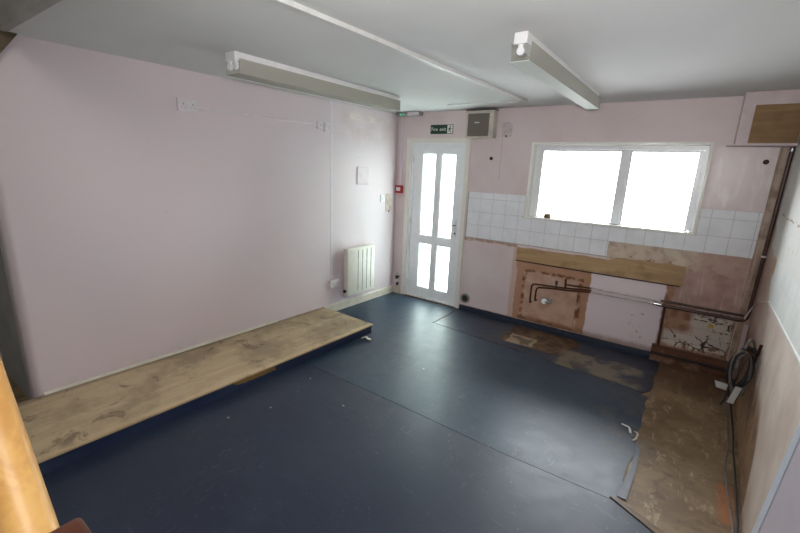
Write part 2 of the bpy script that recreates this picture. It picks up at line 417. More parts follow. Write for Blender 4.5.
def mat_pane():
    m = bpy.data.materials.new('clear_window_glass'); m.use_nodes = True
    n, l = m.node_tree.nodes, m.node_tree.links; n.remove(n['Principled BSDF'])
    tr = n.new('ShaderNodeBsdfTransparent'); gl = n.new('ShaderNodeBsdfGlossy'); gl.inputs['Roughness'].default_value = .03
    fr = n.new('ShaderNodeFresnel'); fr.inputs[0].default_value = 1.45
    mx = n.new('ShaderNodeMixShader'); l.new(fr.outputs[0], mx.inputs[0]); l.new(tr.outputs[0], mx.inputs[1]); l.new(gl.outputs[0], mx.inputs[2])
    l.new(mx.outputs[0], n['Material Output'].inputs[0]); return m
def mat_frost():
    m = bpy.data.materials.new('frosted_door_glass'); m.use_nodes = True
    n, l = m.node_tree.nodes, m.node_tree.links; n.remove(n['Principled BSDF'])
    tr = n.new('ShaderNodeBsdfTransparent'); tr.inputs[0].default_value = (.95,1,.97,1)
    tl = n.new('ShaderNodeBsdfTranslucent'); tl.inputs[0].default_value = (.88,.95,.91,1)
    nz = n.new('ShaderNodeTexNoise'); nz.inputs['Scale'].default_value = 14
    mx = n.new('ShaderNodeMixShader'); mx.inputs[0].default_value = .9
    gl = n.new('ShaderNodeBsdfGlossy'); gl.inputs['Roughness'].default_value = .1
    m2 = n.new('ShaderNodeMixShader'); m2.inputs[0].default_value = .05
    l.new(tr.outputs[0], mx.inputs[1]); l.new(tl.outputs[0], mx.inputs[2])
    l.new(mx.outputs[0], m2.inputs[1]); l.new(gl.outputs[0], m2.inputs[2])
    l.new(m2.outputs[0], n['Material Output'].inputs[0]); return m
def mat_acrylic(name, col, tfac):
    m = bpy.data.materials.new(name); m.use_nodes = True
    n, l = m.node_tree.nodes, m.node_tree.links; b = n['Principled BSDF']
    b.inputs['Base Color'].default_value = S(*col); b.inputs['Roughness'].default_value = .6
    tl = n.new('ShaderNodeBsdfTranslucent'); tl.inputs[0].default_value = S(*col)
    tr = n.new('ShaderNodeBsdfTransparent'); tr.inputs[0].default_value = (.93,.93,.9,1)
    a = n.new('ShaderNodeMixShader'); a.inputs[0].default_value = .35
    l.new(b.outputs[0], a.inputs[1]); l.new(tl.outputs[0], a.inputs[2])
    c = n.new('ShaderNodeMixShader'); c.inputs[0].default_value = tfac
    l.new(a.outputs[0], c.inputs[1]); l.new(tr.outputs[0], c.inputs[2])
    l.new(c.outputs[0], n['Material Output'].inputs[0]); return m
M['pane'] = mat_pane(); M['frost'] = mat_frost()
M['acrylic'] = mat_acrylic('dusty_acrylic', (210,208,201), .55)
M['acrylic_base'] = mat_acrylic('opal_acrylic', (232,238,234), .10)
M['smoke'] = mat_acrylic('smoked_cover', (148,142,132), .2)
def mat_led():
    m = bpy.data.materials.new('green_indicator'); m.use_nodes = True
    b = m.node_tree.nodes['Principled BSDF']; b.inputs['Base Color'].default_value = S(60,200,150)
    b.inputs['Emission Color'].default_value = S(90,230,180); b.inputs['Emission Strength'].default_value = .3; return m
M['led'] = mat_led()

# ------------------------------------------------------------------ room shell
DX0, DX1, DZ = .152, 1.031, 2.043
WX0, WX1, WZ0, WZ1 = 1.736, 3.249, 1.2304, 1.989
TOP = 3.3
b = MB().box(-1.2, W+.25, -5.5, .3, -.12, 0); struct(b.build('floor', M['screed']), 'bare stained screed floor with a brown damp strip beside the stripped wall', 'floor')
b = MB().box(-.35, W+.2, -3.63, .3, H, H+.12); struct(b.build('ceiling', M['ceil']), 'flat white painted ceiling carrying the strip lights', 'ceiling')
b = MB().box(-.22, 0, -3.80, .02, 0, TOP)
struct(b.build('wall_left', M['left'], rz=THL, bevel=.05, seg=5, smooth=True), 'long plain pink painted wall behind the low platform', 'wall')
b = MB()
b.box(-.3, DX0+.03, 0, .22, 0, H+.1).box(DX0+.03, DX1-.03, 0, .22, DZ-.03, H+.1).box(DX1-.03, WX0, 0, .22, 0, H+.1)
b.box(WX0, WX1, 0, .22, 0, WZ0-.02).box(WX0, WX1, 0, .22, WZ1, H+.1).box(WX1, W+.2, 0, .22, 0, H+.1)
struct(b.build('wall_back', M['back']), 'pink wall with the door, the window and bare plaster below the tiles', 'wall')
b = MB().box(0, .2, -5.5, .02, 0, TOP)
o = b.build('wall_right', M['right'], rz=0)
for vv in o.data.vertices: vv.co.x += W + SR*vv.co.y
struct(o, 'stripped wall with beige plaster and pale tile bed', 'wall')
b = MB().box(-1.2, W+.2, -5.5, -5.3, 0, TOP); struct(b.build('wall_front', M['stairpaint']))
b = MB().box(-1.2, -1.0, -5.5, -3.6, 0, TOP).box(-1.0, -.26, -3.79, -3.6, 0, TOP); struct(b.build('wall_stairwell', M['stairpaint']))
b = MB().box(-1.2, W+.2, -5.5, -3.5, TOP, TOP+.1); struct(b.build('ceiling_stairwell', M['ceil']))
b = MB().box(-.3, W+.05, -3.67, -3.63, H-.005, TOP); struct(b.build('trim_1', M['stairpaint']), 'grey fascia closing the edge of the stairwell opening in the ceiling', 'trim')
b = MB().prism([(-3.585,H-.002),(-3.74,2.13),(-3.79,2.13),(-3.79,H-.002)], 'x', .002, .05)
tag(b.build('stair_string', M['dark_brown'], rz=THL), 'dark brown sloping stair board fixed to the pink wall under the ceiling edge', 'stair board')

# skirting
b = MB().prism([(0,0),(.018,0),(.018,.085),(.008,.1),(0,.1)], 'y', -1.268, -.012)
struct(b.build('baseboard_left', M['dirty_gloss'], rz=THL), 'cream skirting board between the low platform and the door', 'skirting')
b = MB().prism([(0,-.002),(0,.1),(-.008,.1),(-.018,.085),(-.018,-.002)], 'x', .02, .125)
struct(b.build('baseboard_back', M['dirty_gloss']), 'short cream skirting beside the door frame', 'skirting')

# vinyl sheets: polygons with a little thickness on the screed
def sheet(name, poly, mat, th, label):
    return tag(MB().prism(poly, 'z', 0.0, th).build(name, mat), label, 'flooring')
def wob(p, q, n, amp):
    out = []
    for k in range(n):
        t = k/n
        out.append((p[0]+(q[0]-p[0])*t + random.uniform(-amp, amp)*(k > 0), p[1]+(q[1]-p[1])*t + random.uniform(-amp, amp)*(k > 0)))
    return out
main = [(-.02,-.004),(DX0,-.004),(DX0,.10),(1.0,.10),(1.0,-.004),(1.043,-.004),(1.043,-.63)] + wob((1.043,-.63),(3.06,-.80),14,.008) + wob((3.06,-.80),(3.10,-.85),2,.0) \
     + wob((3.165,-.86),(3.145,-2.19),14,.012) + [(3.145,-2.19),(2.497,-2.21),(1.6,-2.19),(-.072,-2.19)]
sheet('vinyl_sheet', main, M['vinyl'], .004, 'large faded navy vinyl sheet across the middle of the floor')
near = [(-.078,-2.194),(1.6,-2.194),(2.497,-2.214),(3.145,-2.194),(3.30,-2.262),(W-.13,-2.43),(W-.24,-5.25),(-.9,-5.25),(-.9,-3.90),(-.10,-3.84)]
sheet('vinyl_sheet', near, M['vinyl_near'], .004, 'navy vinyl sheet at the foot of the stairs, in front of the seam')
back = [(1.047,-.004),(3.10,-.004)] + wob((3.19,-.03),(3.17,-.82),9,.012) + wob((3.10,-.85),(3.06,-.795),2,0) + [(3.06,-.795),(1.047,-.625)]
sheet('vinyl_sheet', back, M['vinyl_dark'], .004, 'dark unfaded vinyl strip with brown stains along the foot of the window wall')
b = MB().prism([(0,.004),(-.035,.004),(-.008,.02),(-.004,.062),(0,.062)], 'x', 1.04, 3.10)
t = thing('vinyl_upstand', 'navy vinyl upstand coved up the foot of the window wall', 'flooring', (0,0,0)); b.build('cove', M['vinyl_dark'], t)
MB().box(1.04, 3.10, -.007, 0, .062, .069).build('capping', M['corner_board'], t)
b = MB().box(1.032, 1.05, -.63, -.02, .004, .009); tag(b.build('joint_strip', M['trim_strip'], bevel=.001), 'thin dark floor joint strip running out from the door frame', 'strip')
pth = [(3.10,-2.18),(3.13,-2.165),(3.32,-2.25),(3.52,-2.36),(3.50,-2.385),(3.30,-2.285)]
tag(MB().prism(pth, 'z', .004, .010).build('joint_strip', M['cover_strip']), 'worn brown floor strip at the near end of the bare screed', 'strip')
pth = [(3.13,-2.15),(3.175,-2.15),(3.19,-1.85),(3.185,-1.55),(3.165,-1.55),(3.16,-1.85)]
tag(MB().prism(pth, 'z', .004, .008).build('vinyl_flap', plain('pale_vinyl_underside', (84,88,98), .45)), 'loose grey-blue vinyl edge curling beside the bare screed', 'flooring')

# ------------------------------------------------------------------ platform along the left wall
t = thing('low_platform', 'low plywood platform with navy vinyl front along the pink wall', 'platform', Lw(-1.27, 0), THL)
L_ = -2.93
MB().box(.004, .768, L_, 0, .085, .101).build('top_board', M['ply'], t, bevel=.002)
MB().box(.02, .754, L_+.01, -.012, .004, .085).build('riser', M['riser'], t)
MB().prism([(0.004,.101),(.016,.101),(.013,.115),(.004,.119)], 'y', -2.48, -.62).build('edge_bead', M['dirty_gloss'], t)

# ------------------------------------------------------------------ door_1 (frame, leaf, panes)
d1 = thing('door_1', 'white half glazed door with four frosted panes', 'door', (0,0,0)); d1['kind'] = 'structure'
b = MB().box(DX0, DX0+.06, -.018, .0, .004, DZ).box(DX1-.055, DX1+.0, -.018, 0, .004, DZ).box(DX0+.06, DX1-.055, -.018, 0, DZ-.05, DZ)
b.build('architrave', M['cream_gloss'], d1, bevel=.003)
fx0, fx1 = DX0+.03, DX1-.03
b = MB().box(fx0, fx0+.06, 0.0, .09, .0, DZ-.03).box(fx1-.055, fx1, 0, .09, 0, DZ-.03).box(fx0+.06, fx1-.055, 0, .09, DZ-.085, DZ-.03).box(fx0+.06, fx1-.055, .0, .09, .0, .03)
b.build('door_frame', M['upvc'], d1, bevel=.003)
leaf = []
px0, px1 = .236, .955
panes = [(.372,.572,.845,1.872),(.645,.850,.845,1.872),(.372,.572,.15,.755),(.640,.845,.15,.755)]
xs = [px0, .372, .572, .642, .848, px1]; zs = [.032, .15, .755, .845, 1.872, 1.975]
b = MB()
b.box(px0,.372,.02,.075,.032,1.975).box(.848,px1,.02,.075,.032,1.975).box(.572,.642,.02,.075,.15,1.872)
b.box(.372,.848,.02,.075,.032,.15).box(.372,.572,.02,.075,.755,.845).box(.642,.848,.02,.075,.755,.845).box(.372,.848,.02,.075,1.872,1.975)
lf = b.build('door_leaf', M['upvc'], d1)
for (a0,a1,c0,c1) in [(.372,.572,.845,1.872),(.642,.848,.845,1.872),(.372,.572,.15,.755),(.642,.848,.15,.755)]:
    bd = MB(); e = .016
    bd.prism([(a0,.02),(a0+e,.028),(a0+e,.04),(a0,.04)], 'z', c0, c1).prism([(a1,.02),(a1,.04),(a1-e,.04),(a1-e,.028)], 'z', c0, c1)
    bd.prism([(.02,c0),(.028,c0+e),(.04,c0+e),(.04,c0)], 'x', a0, a1).prism([(.02,c1),(.04,c1),(.04,c1-e),(.028,c1-e)], 'x', a0, a1)
    bd.build('glazing_bead', M['upvc'], lf)
    MB().box(a0+.004, a1-.004, .044, .05, c0+.004, c1-.004).build('pane', M['frost'], lf)
b = MB().box(.885, .912, .008, .022, .88, 1.10)
hd = b.build('door_handle', M['white_plastic'], d1, bevel=.004)
MB().tube(fillet([(.898,.02,1.03),(.898,-.035,1.03),(.77,-.04,1.03)], .02), .009).build('lever', M['steel'], hd, smooth=True)
MB().cyl((.898,.012,.93),(.898,.0,.93),.011).build('key_barrel', M['dark_plastic'], hd)
for z in (1.80, 1.02, .20):
    MB().cyl((.228,-.004,z-.05),(.228,-.004,z+.05),.012).box(.2,.258,-.001,.012,z-.035,z+.035).build('hinge', M['white_plastic'], d1, smooth=True)
MB().box(fx0, fx1, -.03, .09, .0, .012).build('threshold', M['cover_strip'], d1)

# ------------------------------------------------------------------ window_1
w1 = thing('window_1', 'wide two pane window over the tiles', 'window', (0,0,0)); w1['kind'] = 'structure'
lin = MB()
lin.box(WX0-.006, WX0+.022, -.012, .2, WZ0, WZ1+.006).box(WX1-.022, WX1+.006, -.012, .2, WZ0, WZ1+.006).box(WX0+.022, WX1-.022, -.012, .2, WZ1-.02, WZ1+.006)
lin.build('lining', M['white_gloss'], w1, bevel=.004, smooth=True)
MB().box(WX0-.004, WX1+.004, -.014, .2, WZ0-.02, WZ0).build('window_sill', M['white_gloss'], w1, bevel=.004)
gy0, gy1 = .075, .13
fr = MB()
fr.box(WX0+.022, WX0+.06, gy0, gy1, WZ0, WZ1-.02).box(WX1-.05, WX1-.022, gy0, gy1, WZ0, WZ1-.02).box(WX0+.06, WX1-.05, gy0, gy1, WZ1-.055, WZ1-.02).box(WX0+.06, WX1-.06, gy0, gy1, WZ0-.004, WZ0+.003)
fr.build('window_frame', M['upvc'], w1, bevel=.003)
def sash(x0, x1, y0, y1, wl, wr):
    z0, z1 = WZ0+.0035, WZ1-.056
    s_ = MB().box(x0, x0+wl, y0, y1, z0, z1).box(x1-wr, x1, y0, y1, z0, z1).box(x0+wl, x1-wr, y0, y1, z1-.022, z1).box(x0+wl, x1-wr, y0, y1, z0, z0+.006)
    q = s_.build('sash', M['upvc'], w1, bevel=.002)
    MB().box(x0+wl-.003, x1-wr+.003, (y0+y1)/2-.003, (y0+y1)/2+.003, z0+.004, z1-.02).build('pane', M['pane'], q)
sash(WX0+.060, 2.628, gy0+.004, gy0+.026, .041, .069)
sash(2.598, WX1-.050, gy0+.027, gy0+.049, .055, .036)
tb = thing('small_tub', 'small brown round tub standing on the window sill', 'tub', (1.965,.03,WZ0))
MB().cyl((0,0,0),(0,0,.042),.036,24).build('body', M['tub'], tb, smooth=True)
MB().ring((0,0,.042),'z',.02,.034,.004).build('rim', M['batten'], tb)

# ------------------------------------------------------------------ tiles on the back wall
t0, tz, pt = 1.8164, 1.071, .152
sp = thing('tiled_splashback', 'white square tile splashback around and below the window', 'tiles', (0,0,0))
areas = [(1.047,1.728,.912,1.447),(1.728,2.59,.912,1.208),(2.59,3.258,1.071,1.208),(3.258,3.664,1.071,1.447)]
gb = MB(); tb_ = MB()
for (x0,x1,z0,z1) in areas:
    gb.box(x0, x1, -.006, 0, z0, z1)
    i0 = math.floor((x0-t0)/pt)-1
    for i in range(i0, i0+20):
        for j in range(-4, 5):
            a0, a1 = max(x0, t0+i*pt+.0012), min(x1, t0+(i+1)*pt-.0012)
            c0, c1 = max(z0, tz+j*pt+.0012), min(z1, tz+(j+1)*pt-.0012)
            if a1-a0 > .01 and c1-c0 > .01:
                dd = random.uniform(-.0004,.0004)
                tb_.box(a0, a1, -.0095+dd, -.005, c0, c1)
gb.build('grout_bed', M['grout'], sp)
tb_.build('tile_face', M['tile'], sp, bevel=.0012, seg=1)

# ------------------------------------------------------------------ below the window: batten, brick patch, plinth
b = MB(); n = 22
topz = [(.918 + .010*k/n + random.uniform(-.006,.006)) for k in range(n+1)]
poly = [(1.70, .742)] + [(3.235*k/n + 1.70*(1-k/n), .742+.004*k/n) for k in range(n, 0, -1)][:0] + [(3.24,.748)] + [(3.24-(3.24-1.70)*k/n, topz[n-k] - (.034 if k > 8 else 0)) for k in range(n+1)]
tag(MB().prism(poly, 'y', -.02, 0).build('wooden_batten', M['batten']), 'long bare brown wooden batten fixed to the wall under the white tiles', 'batten')
tag(MB().tube([(1.69,-.008,.735),(2.4,-.010,.733),(3.22,-.008,.739)], .006, 8).build('batten_shadow_rail', M['rust_pipe']), 'thin brown strip standing in for the shadow line and thin rail under the wooden batten', 'cable')  # dark strip stands for the batten's shadow line together with a thin rail
bp = MB().box(0, .512, -.008, 0, 0, .40).build('brick_patch', M['brick'], loc=(3.15,0,.155))
tag(bp, 'patch of exposed brick with flaking white paint in the pipe corner', 'brickwork')
pl = thing('timber_plinth', 'damp brown timber plinth along the foot of the exposed brick', 'plinth', (3.10,0,0))
MB().box(0, .62, -.04, 0, .085, .155).build('rail', M['plinth'], pl, bevel=.004)
MB().box(0, .62, -.055, 0, .0, .055).build('rail', M['plinth'], pl, bevel=.004)
MB().box(.0, .60, -.012, 0, .055, .085).build('backing', M['lead'], pl)

# ------------------------------------------------------------------ pipes
def pipe(name, pts, r, mat, label, rad=.04, cat='pipe'):
    t = thing(name, label, cat, pts[0])
    o = Vector(pts[0])
    MB().tube([p - o for p in fillet(pts, rad)], r, 12).build('tube', mat, t, smooth=True)
    return t, o
y_ = -.055
t, o = pipe('copper_pipe', [(1.915,0,.295),(1.915,y_,.295),(1.915,y_,.515),(2.26,y_,.535),(2.50,y_,.562),(2.51,y_,.5645)], .0085, M['copper'], 'outer dark copper pipe looping up beside the sink waste')
MB().tube([Vector((2.262,y_,.535))-o, Vector((2.256,y_,.635))-o], .011, 12).build('valve_stub', M['copper'], t, smooth=True)
MB().tube(fillet([Vector((2.262,y_,.54))-o, Vector((2.262,y_,.575))-o, Vector((2.36,y_,.578))-o, Vector((2.51,y_,.585))-o],.015), .0085, 12).build('branch', M['copper'], t, smooth=True)
t, o = pipe('copper_pipe', [(1.972,0,.33),(1.972,y_-.012,.33),(1.972,y_-.012,.488),(2.16,y_-.012,.512),(2.262,y_-.012,.516),(2.50,y_-.012,.545),(2.51,y_-.012,.546)], .0085, M['copper'], 'inner dark copper pipe looping up beside the sink waste')
MB().tube([Vector((2.178,y_-.012,.505))-o, Vector((2.172,y_-.012,.56))-o], .008, 12).build('isolating_valve', M['chrome'], t, smooth=True)
MB().cyl(Vector((2.172,y_-.012,.56))-o, Vector((2.171,y_-.012,.60))-o, .014).build('valve_cap', M['chrome'], t, smooth=True)
t, o = pipe('wall_pipe', [(2.505,y_,.586),(3.09,y_,.586)], .0095, M['copper_pale'], 'upper of the two pale painted pipes across the pale board')
t, o = pipe('wall_pipe', [(2.505,y_-.008,.546),(3.08,y_-.008,.555)], .0095, M['copper_pale'], 'lower of the two pale painted pipes across the pale board')
MB().cyl(Vector((3.05,y_-.008,.555))-o, Vector((3.11,y_-.008,.555))-o, .017).build('coupling', M['chrome'], t, smooth=True)
t, o = pipe('wall_pipe', [(3.10,y_+.012,.588),(3.69,y_+.012,.59),(3.70,y_+.012,.59)], .011, M['rust_pipe'], 'upper rusty pipe over the exposed brick, ending at the corner')
pipe('wall_pipe', [(3.141,y_+.012,.545),(3.148,y_+.012,.16)], .011, M['rust_pipe'], 'short rusty drop pipe at the edge of the exposed brick')
t, o = pipe('corner_pipe', [(3.113,y_-.012,.553),(3.722,y_-.012,.552),(3.729,y_-.012,1.953)], .0145, M['rust_pipe'], 'dark brown pipe rising up the corner from the brick patch to the bulkhead', .06)
MB().ring(Vector((3.7252,y_-.012,1.10))-o, 'z', .0146, .018, .014).build('clip', M['white_plastic'], t)
MB().ring(Vector((3.7288,y_-.012,1.92))-o, 'z', .0146, .018, .022).build('clip', M['steel'], t)
tag(MB().box(3.668, 3.716, -.022, 0, .16, 1.953).build('corner_board', M['corner_board'], bevel=.003), 'dirty cream upright board in the corner behind the brown pipe', 'board')
t = thing('sink_waste', 'white and grey sink waste pipe end poking out of the bare plaster', 'pipe', (2.06,0,.34))
MB().tube([(0,0,.0),(.0,-.03,0),(.008,-.055,.008)], [.022,.026,.030], 20).build('pipe_end', M['white_plastic'], t, smooth=True)
MB().ring((0,-.010,0), 'y', .022, .042, .010).build('collar', M['grey_plastic'], t)
MB().tube(fillet([(.02,-.05,.0),(.075,-.06,.0),(.075,-.04,.045)], .02), .012, 10).build('overflow_tail', M['grey_plastic'], t, smooth=True)
t = thing('waste_hole', 'round dark pipe hole low on the wall just beside the door frame', 'hole', (1.11,0,.155))
MB().ring((0,-.012,0), 'y', .042, .062, .012).build('collar', M['grey_plastic'], t)
MB().cyl((0,0,0),(0,-.006,0),.043,24).build('plug', M['lead'], t)
t = thing('stop_valve', 'small pipe stub with dark valve low between the skirting and door frame', 'valve', (.085,0,.115))
MB().tube(fillet([(0,-.03,-.02),(0,-.03,.17),(-.02,0,.17)], .02), .009, 10).build('tube', M['copper_pale'], t, smooth=True)
MB().cyl((0,-.03,.10),(0,-.03,.145),.02).cyl((0,-.03,.12),(.035,-.03,.135),.012).build('valve_body', M['lead'], t, smooth=True)
MB().cyl((.01,-.03,.015),(.01,-.03,.05),.018).build('lower_nut', M['lead'], t, smooth=True)
tag(MB().box(.052,.078,-.022,0,1.475,2.275).build('painted_conduit', M['pinkish_plastic'], bevel=.004), 'pink painted conduit dropping from the ceiling to the red call point', 'conduit')

# wall fixings
for (x, z, lab) in ((1.29,1.823,'dark screw hole in the pink wall between the door and the window'), (3.603,1.842,'dark rusty hole in the pink wall under the bulkhead')):
    t = thing('fixing_hole', lab, 'hole', (x,0,z))
    MB().ring((0,-.006,0),'y',.008,.019,.006,16).build('rim', M['hole'], t); MB().cyl((0,0,0),(0,-.003,0),.010,12).build('plug', M['dark_plastic'], t)

# ------------------------------------------------------------------ above the door
t = thing('meter_cabinet', 'cream metal cabinet with smoked front on the wall above the door', 'cabinet', (1.16,0,2.035))
hw, hh, dp = .165, .285, .10
MB().box(-hw, hw, -dp+.02, 0, 0, hh).build('body', M['cabinet_frame'], t, bevel=.004)
fb = MB().box(-hw,-hw+.022,-dp,-dp+.02,0,hh).box(hw-.055,hw,-dp,-dp+.02,0,hh).box(-hw+.022,hw-.055,-dp,-dp+.02,0,.018).box(-hw+.022,hw-.055,-dp,-dp+.02,hh-.03,hh)
fd = fb.build('door_frame', M['cabinet_frame'], t, bevel=.003)
MB().box(-hw+.02, hw-.053, -dp+.004, -dp+.010, .016, hh-.028).build('smoked_cover', M['smoke'], t)
MB().box(-.06, -.005, -dp-.002, -dp+.005, .155, .165).build('slot', M['paper'], t)
MB().box(-hw-.002, hw+.004, -dp-.004, 0, hh, hh+.008).build('top_lip', M['lead'], t)
t = thing('filler_patch', 'rough grey filler patch with a small hole beside the metal cabinet', 'patch', (1.44,0,2.12))
pp = [(-.06,.075),(-.02,.085),(.03,.078),(.062,.06),(.058,0),(.06,-.06),(.02,-.08),(-.03,-.07),(-.058,-.075),(-.05,-.01)]
MB().prism(pp,'y',-.004,0).build('plaster', M['plaster'], t)
MB().cyl((.0,-.004,-.062),(.0,-.008,-.062),.010,12).build('screw_hole', M['hole'], t)

def text_mesh(s, size, name, mat, parent, loc, depth=.0012):
    cu = bpy.data.curves.new(name, 'FONT'); cu.body = s; cu.size = size; cu.extrude = depth/2; cu.align_x = 'LEFT'; cu.align_y = 'CENTER'
    tmp = bpy.data.objects.new(name+'_tmp', cu); COL.objects.link(tmp)
    dg = bpy.context.evaluated_depsgraph_get()
    me = bpy.data.meshes.new_from_object(tmp.evaluated_get(dg))
    COL.objects.unlink(tmp); bpy.data.objects.remove(tmp)
    me.transform(Matrix.Rotation(math.radians(90), 4, 'X')); me.materials.clear(); me.materials.append(mat)
    o = bpy.data.objects.new(name, me); COL.objects.link(o); o.parent = parent; o.location = loc
    return o
t = thing('exit_sign', 'green fire exit sign with running figure above the white door', 'sign', (.633,0,2.143))
MB().box(-.152,.152,-.005,0,-.052,.052).build('panel', M['green'], t, bevel=.001)
text_mesh('Fire', .058, 'lettering', M['sign_white'], t, (-.142,-.006,0))
text_mesh('exit', .058, 'lettering', M['sign_white'], t, (-.028,-.006,0))
MB().box(.078,.146,-.0065,-.004,-.046,.046).build('pictogram_field', M['sign_white'], t)
pm = MB()
pm.prism([(.115+.009*math.cos(a*math.pi/6), .030+.009*math.sin(a*math.pi/6)) for a in range(12)], 'y', -.0078, -.0060)
pm.prism([(.107,.017),(.120,.019),(.115,-.008),(.103,-.006)], 'y', -.0078, -.0060)
pm.prism([(.107,.017),(.094,.008),(.088,-.004),(.093,-.006),(.099,.004),(.108,.009)], 'y', -.0078, -.0060)
pm.prism([(.119,.018),(.128,.006),(.138,.008),(.138,.003),(.126,-.001),(.115,.008)], 'y', -.0078, -.0060)
pm.prism([(.103,-.004),(.112,-.006),(.106,-.022),(.090,-.034),(.085,-.030),(.098,-.018)], 'y', -.0078, -.0060)
pm.prism([(.107,-.005),(.116,-.006),(.126,-.020),(.124,-.040),(.117,-.040),(.118,-.022)], 'y', -.0078, -.0060)
pm.build('running_figure', M['green'], t)
t = thing('emergency_light', 'slim white emergency light with a green lamp at the ceiling corner', 'light', (.225,-.085,H))
MB().prism([(-.05,0),(.05,0),(.045,-.035),(.03,-.05),(-.03,-.05),(-.045,-.035)], 'x', -.175, .165).build('body', M['grey_plastic'], t, bevel=.003)
MB().box(.0,.16,-.056,-.03,-.046,-.012).build('label_panel', M['pinkish_plastic'], t)
MB().cyl((-.10,-.048,-.032),(-.10,-.058,-.036),.011,14).build('indicator', M['led'], t, smooth=True)
MB().cyl((-.06,-.047,-.032),(-.06,-.054,-.034),.008,14).build('indicator', M['led'], t, smooth=True)
t = thing('call_point', 'red fire alarm call point beside the top half of the door', 'alarm', (.062,0,1.412))
MB().box(-.052,.052,-.045,0,-.05,.05).build('housing', M['red'], t, bevel=.006)
MB().box(-.032,.032,-.048,-.044,-.02,.026).build('press_plate', M['sign_white'], t)

# ------------------------------------------------------------------ fluorescent fittings
def strip_light(x, y0, y1, bw, wd, label):
    t = thing('strip_light', label, 'ceiling light', (x, (y0+y1)/2, H), 0, 'ceiling strip lights')
    h = (y1-y0)/2
    MB().prism([(-bw,-.001),(bw,-.001),(bw-.002,-.050),(-bw+.002,-.050)], 'y', -h, h).build('batten', M['white_plastic'], t, bevel=.002)
    for s in (-1, 1):
        MB().box(-bw-.001,bw+.001, s*h-.004 if s>0 else s*h-.006, s*h+.006 if s>0 else s*h+.004, -.053, -.001).build('end_cap', M['white_plastic'], t, bevel=.002)
        yy = s*(h-.012)
        for xo in ((0,) if bw < .04 else (-.03, .03)):
            MB().box(xo-.011,xo+.011, yy-.008, yy+.008, -.075, -.05).cyl((xo,yy-.009,-.083),(xo,yy+.009,-.083),.019,20).build('lamp_holder', M['white_plastic'], t, smooth=True)
    zt, zb = -.043, -.128
    for s in (-1, 1):
        MB().prism([(s*wd,zt),(s*(wd-.003),zt),(s*(wd-.007),zb+.004),(s*(wd-.004),zb)], 'y', -h+.012, h-.012).build('diffuser_side', M['acrylic'], t)
    MB().box(-wd+.004, wd-.004, -h+.012, h-.012, zb-.001, zb+.002).build('diffuser_base', M['acrylic_base' if bw < .04 else 'acrylic'], t)
    MB().box(-wd+.004, wd-.004, h-.012, h-.009, zb, -.056).build('diffuser_end', M['acrylic'], t)
    return t
strip_light(.715, -2.765, -1.05, .048, .074, 'wide strip light with dusty clear diffuser close to the plain pink wall')
strip_light(2.390, -2.290, -.565, .032, .052, 'narrow strip light with dusty diffuser out in front of the window')
t = thing('cable_trunking', 'white cable trunking running along the ceiling towards the window wall', 'trunking', (0,0,H))
b = MB(); a, c = Vector((1.672,-3.62,0)), Vector((1.765,-.43,0)); d = (c-a).normalized(); nrm = Vector((d.y,-d.x,0))
vs = []
for p in (a, c):
    for u, zz in ((-.019,-.001),(.019,-.001),(.017,-.022),(-.017,-.022)):
        q = p + nrm*u; vs.append((q.x,q.y,zz))
b.add(vs, [(0,1,2,3),(7,6,5,4),(0,4,5,1),(1,5,6,2),(2,6,7,3),(3,7,4,0)]); b.build('channel', M['trunk'], t)
MB().box(.945, 1.75, -.447, -.425, -.010, 0).build('branch', M['white_plastic'], t, bevel=.002)

# ------------------------------------------------------------------ left wall fittings
def on_left(name, a, z, label, cat, group=None): return thing(name, label, cat, Lw(a, z), THL, group)
def socket(a, z, w, h, label, sw=True):
    t = on_left('power_socket', a, z, label, 'socket', 'white wall sockets')
    MB().box(0,.03,-w/2,w/2,-h/2,h/2).build('back_box', M['pinkish_plastic'], t, bevel=.003)
    MB().box(.03,.036,-w/2-.003,w/2+.003,-h/2-.003,h/2+.003).build('face_plate', M['socket_plastic'], t, bevel=.002)
    for k in ((-1,1) if w > .11 else (0,)):
        c = k*w/4
        hb = MB()
        hb.box(.0362,.0368,c-.004,c+.004,.0,.014).box(.0362,.0368,c-.016,c-.009,-.02,-.014).box(.0362,.0368,c+.009,c+.016,-.02,-.014)
        hb.build('pin_holes', M['grey_plastic'], t)
        if sw: MB().box(.036,.041,c-.006,c+.006,.02,.034).build('rocker', M['white_plastic'], t)
    return t
socket(-2.645, 2.085, .145, .086, 'double socket high on the pink wall at the far left end of the conduit')
socket(-1.205, 2.062, .10, .09, 'socket high on the pink wall where the two conduits meet')
socket(-1.115, .352, .14, .086, 'double socket low on the pink wall beside the panel heater')
t = on_left('junction_box', -1.315, 2.075, 'small white junction box at the end of the level conduit', 'junction box')
MB().box(0,.03,-.035,.035,-.035,.035).build('body', M['pinkish_plastic'], t, bevel=.004)
MB().cyl((.03,0,0),(.033,0,0),.006,12).build('screw', M['steel'], t)
b = MB().box(0,.012,-1.222,0,-.009,.009); tag(b.build('level_conduit', M['pinkish_plastic'], loc=Lw(-1.35,2.076), rz=THL, bevel=.003), 'thin level conduit between the two high sockets on the pink wall', 'conduit')
b = MB().box(0,.004,-.016,.016,2.108,H-.002).box(0,.004,-.016,.016,.40,2.015); tag(b.build('upright_conduit', M['pinkish_plastic'], loc=Lw(-1.145,0), rz=THL, bevel=.003), 'upright painted conduit from the ceiling down to the low socket', 'conduit')
t = on_left('panel_heater', -.735, .175, 'cream slimline panel heater on the pink wall near the door', 'heater')
MB().box(.025,.10,-.245,.225,0,.57).build('body', M['heater'], t, bevel=.010, seg=3, smooth=True)
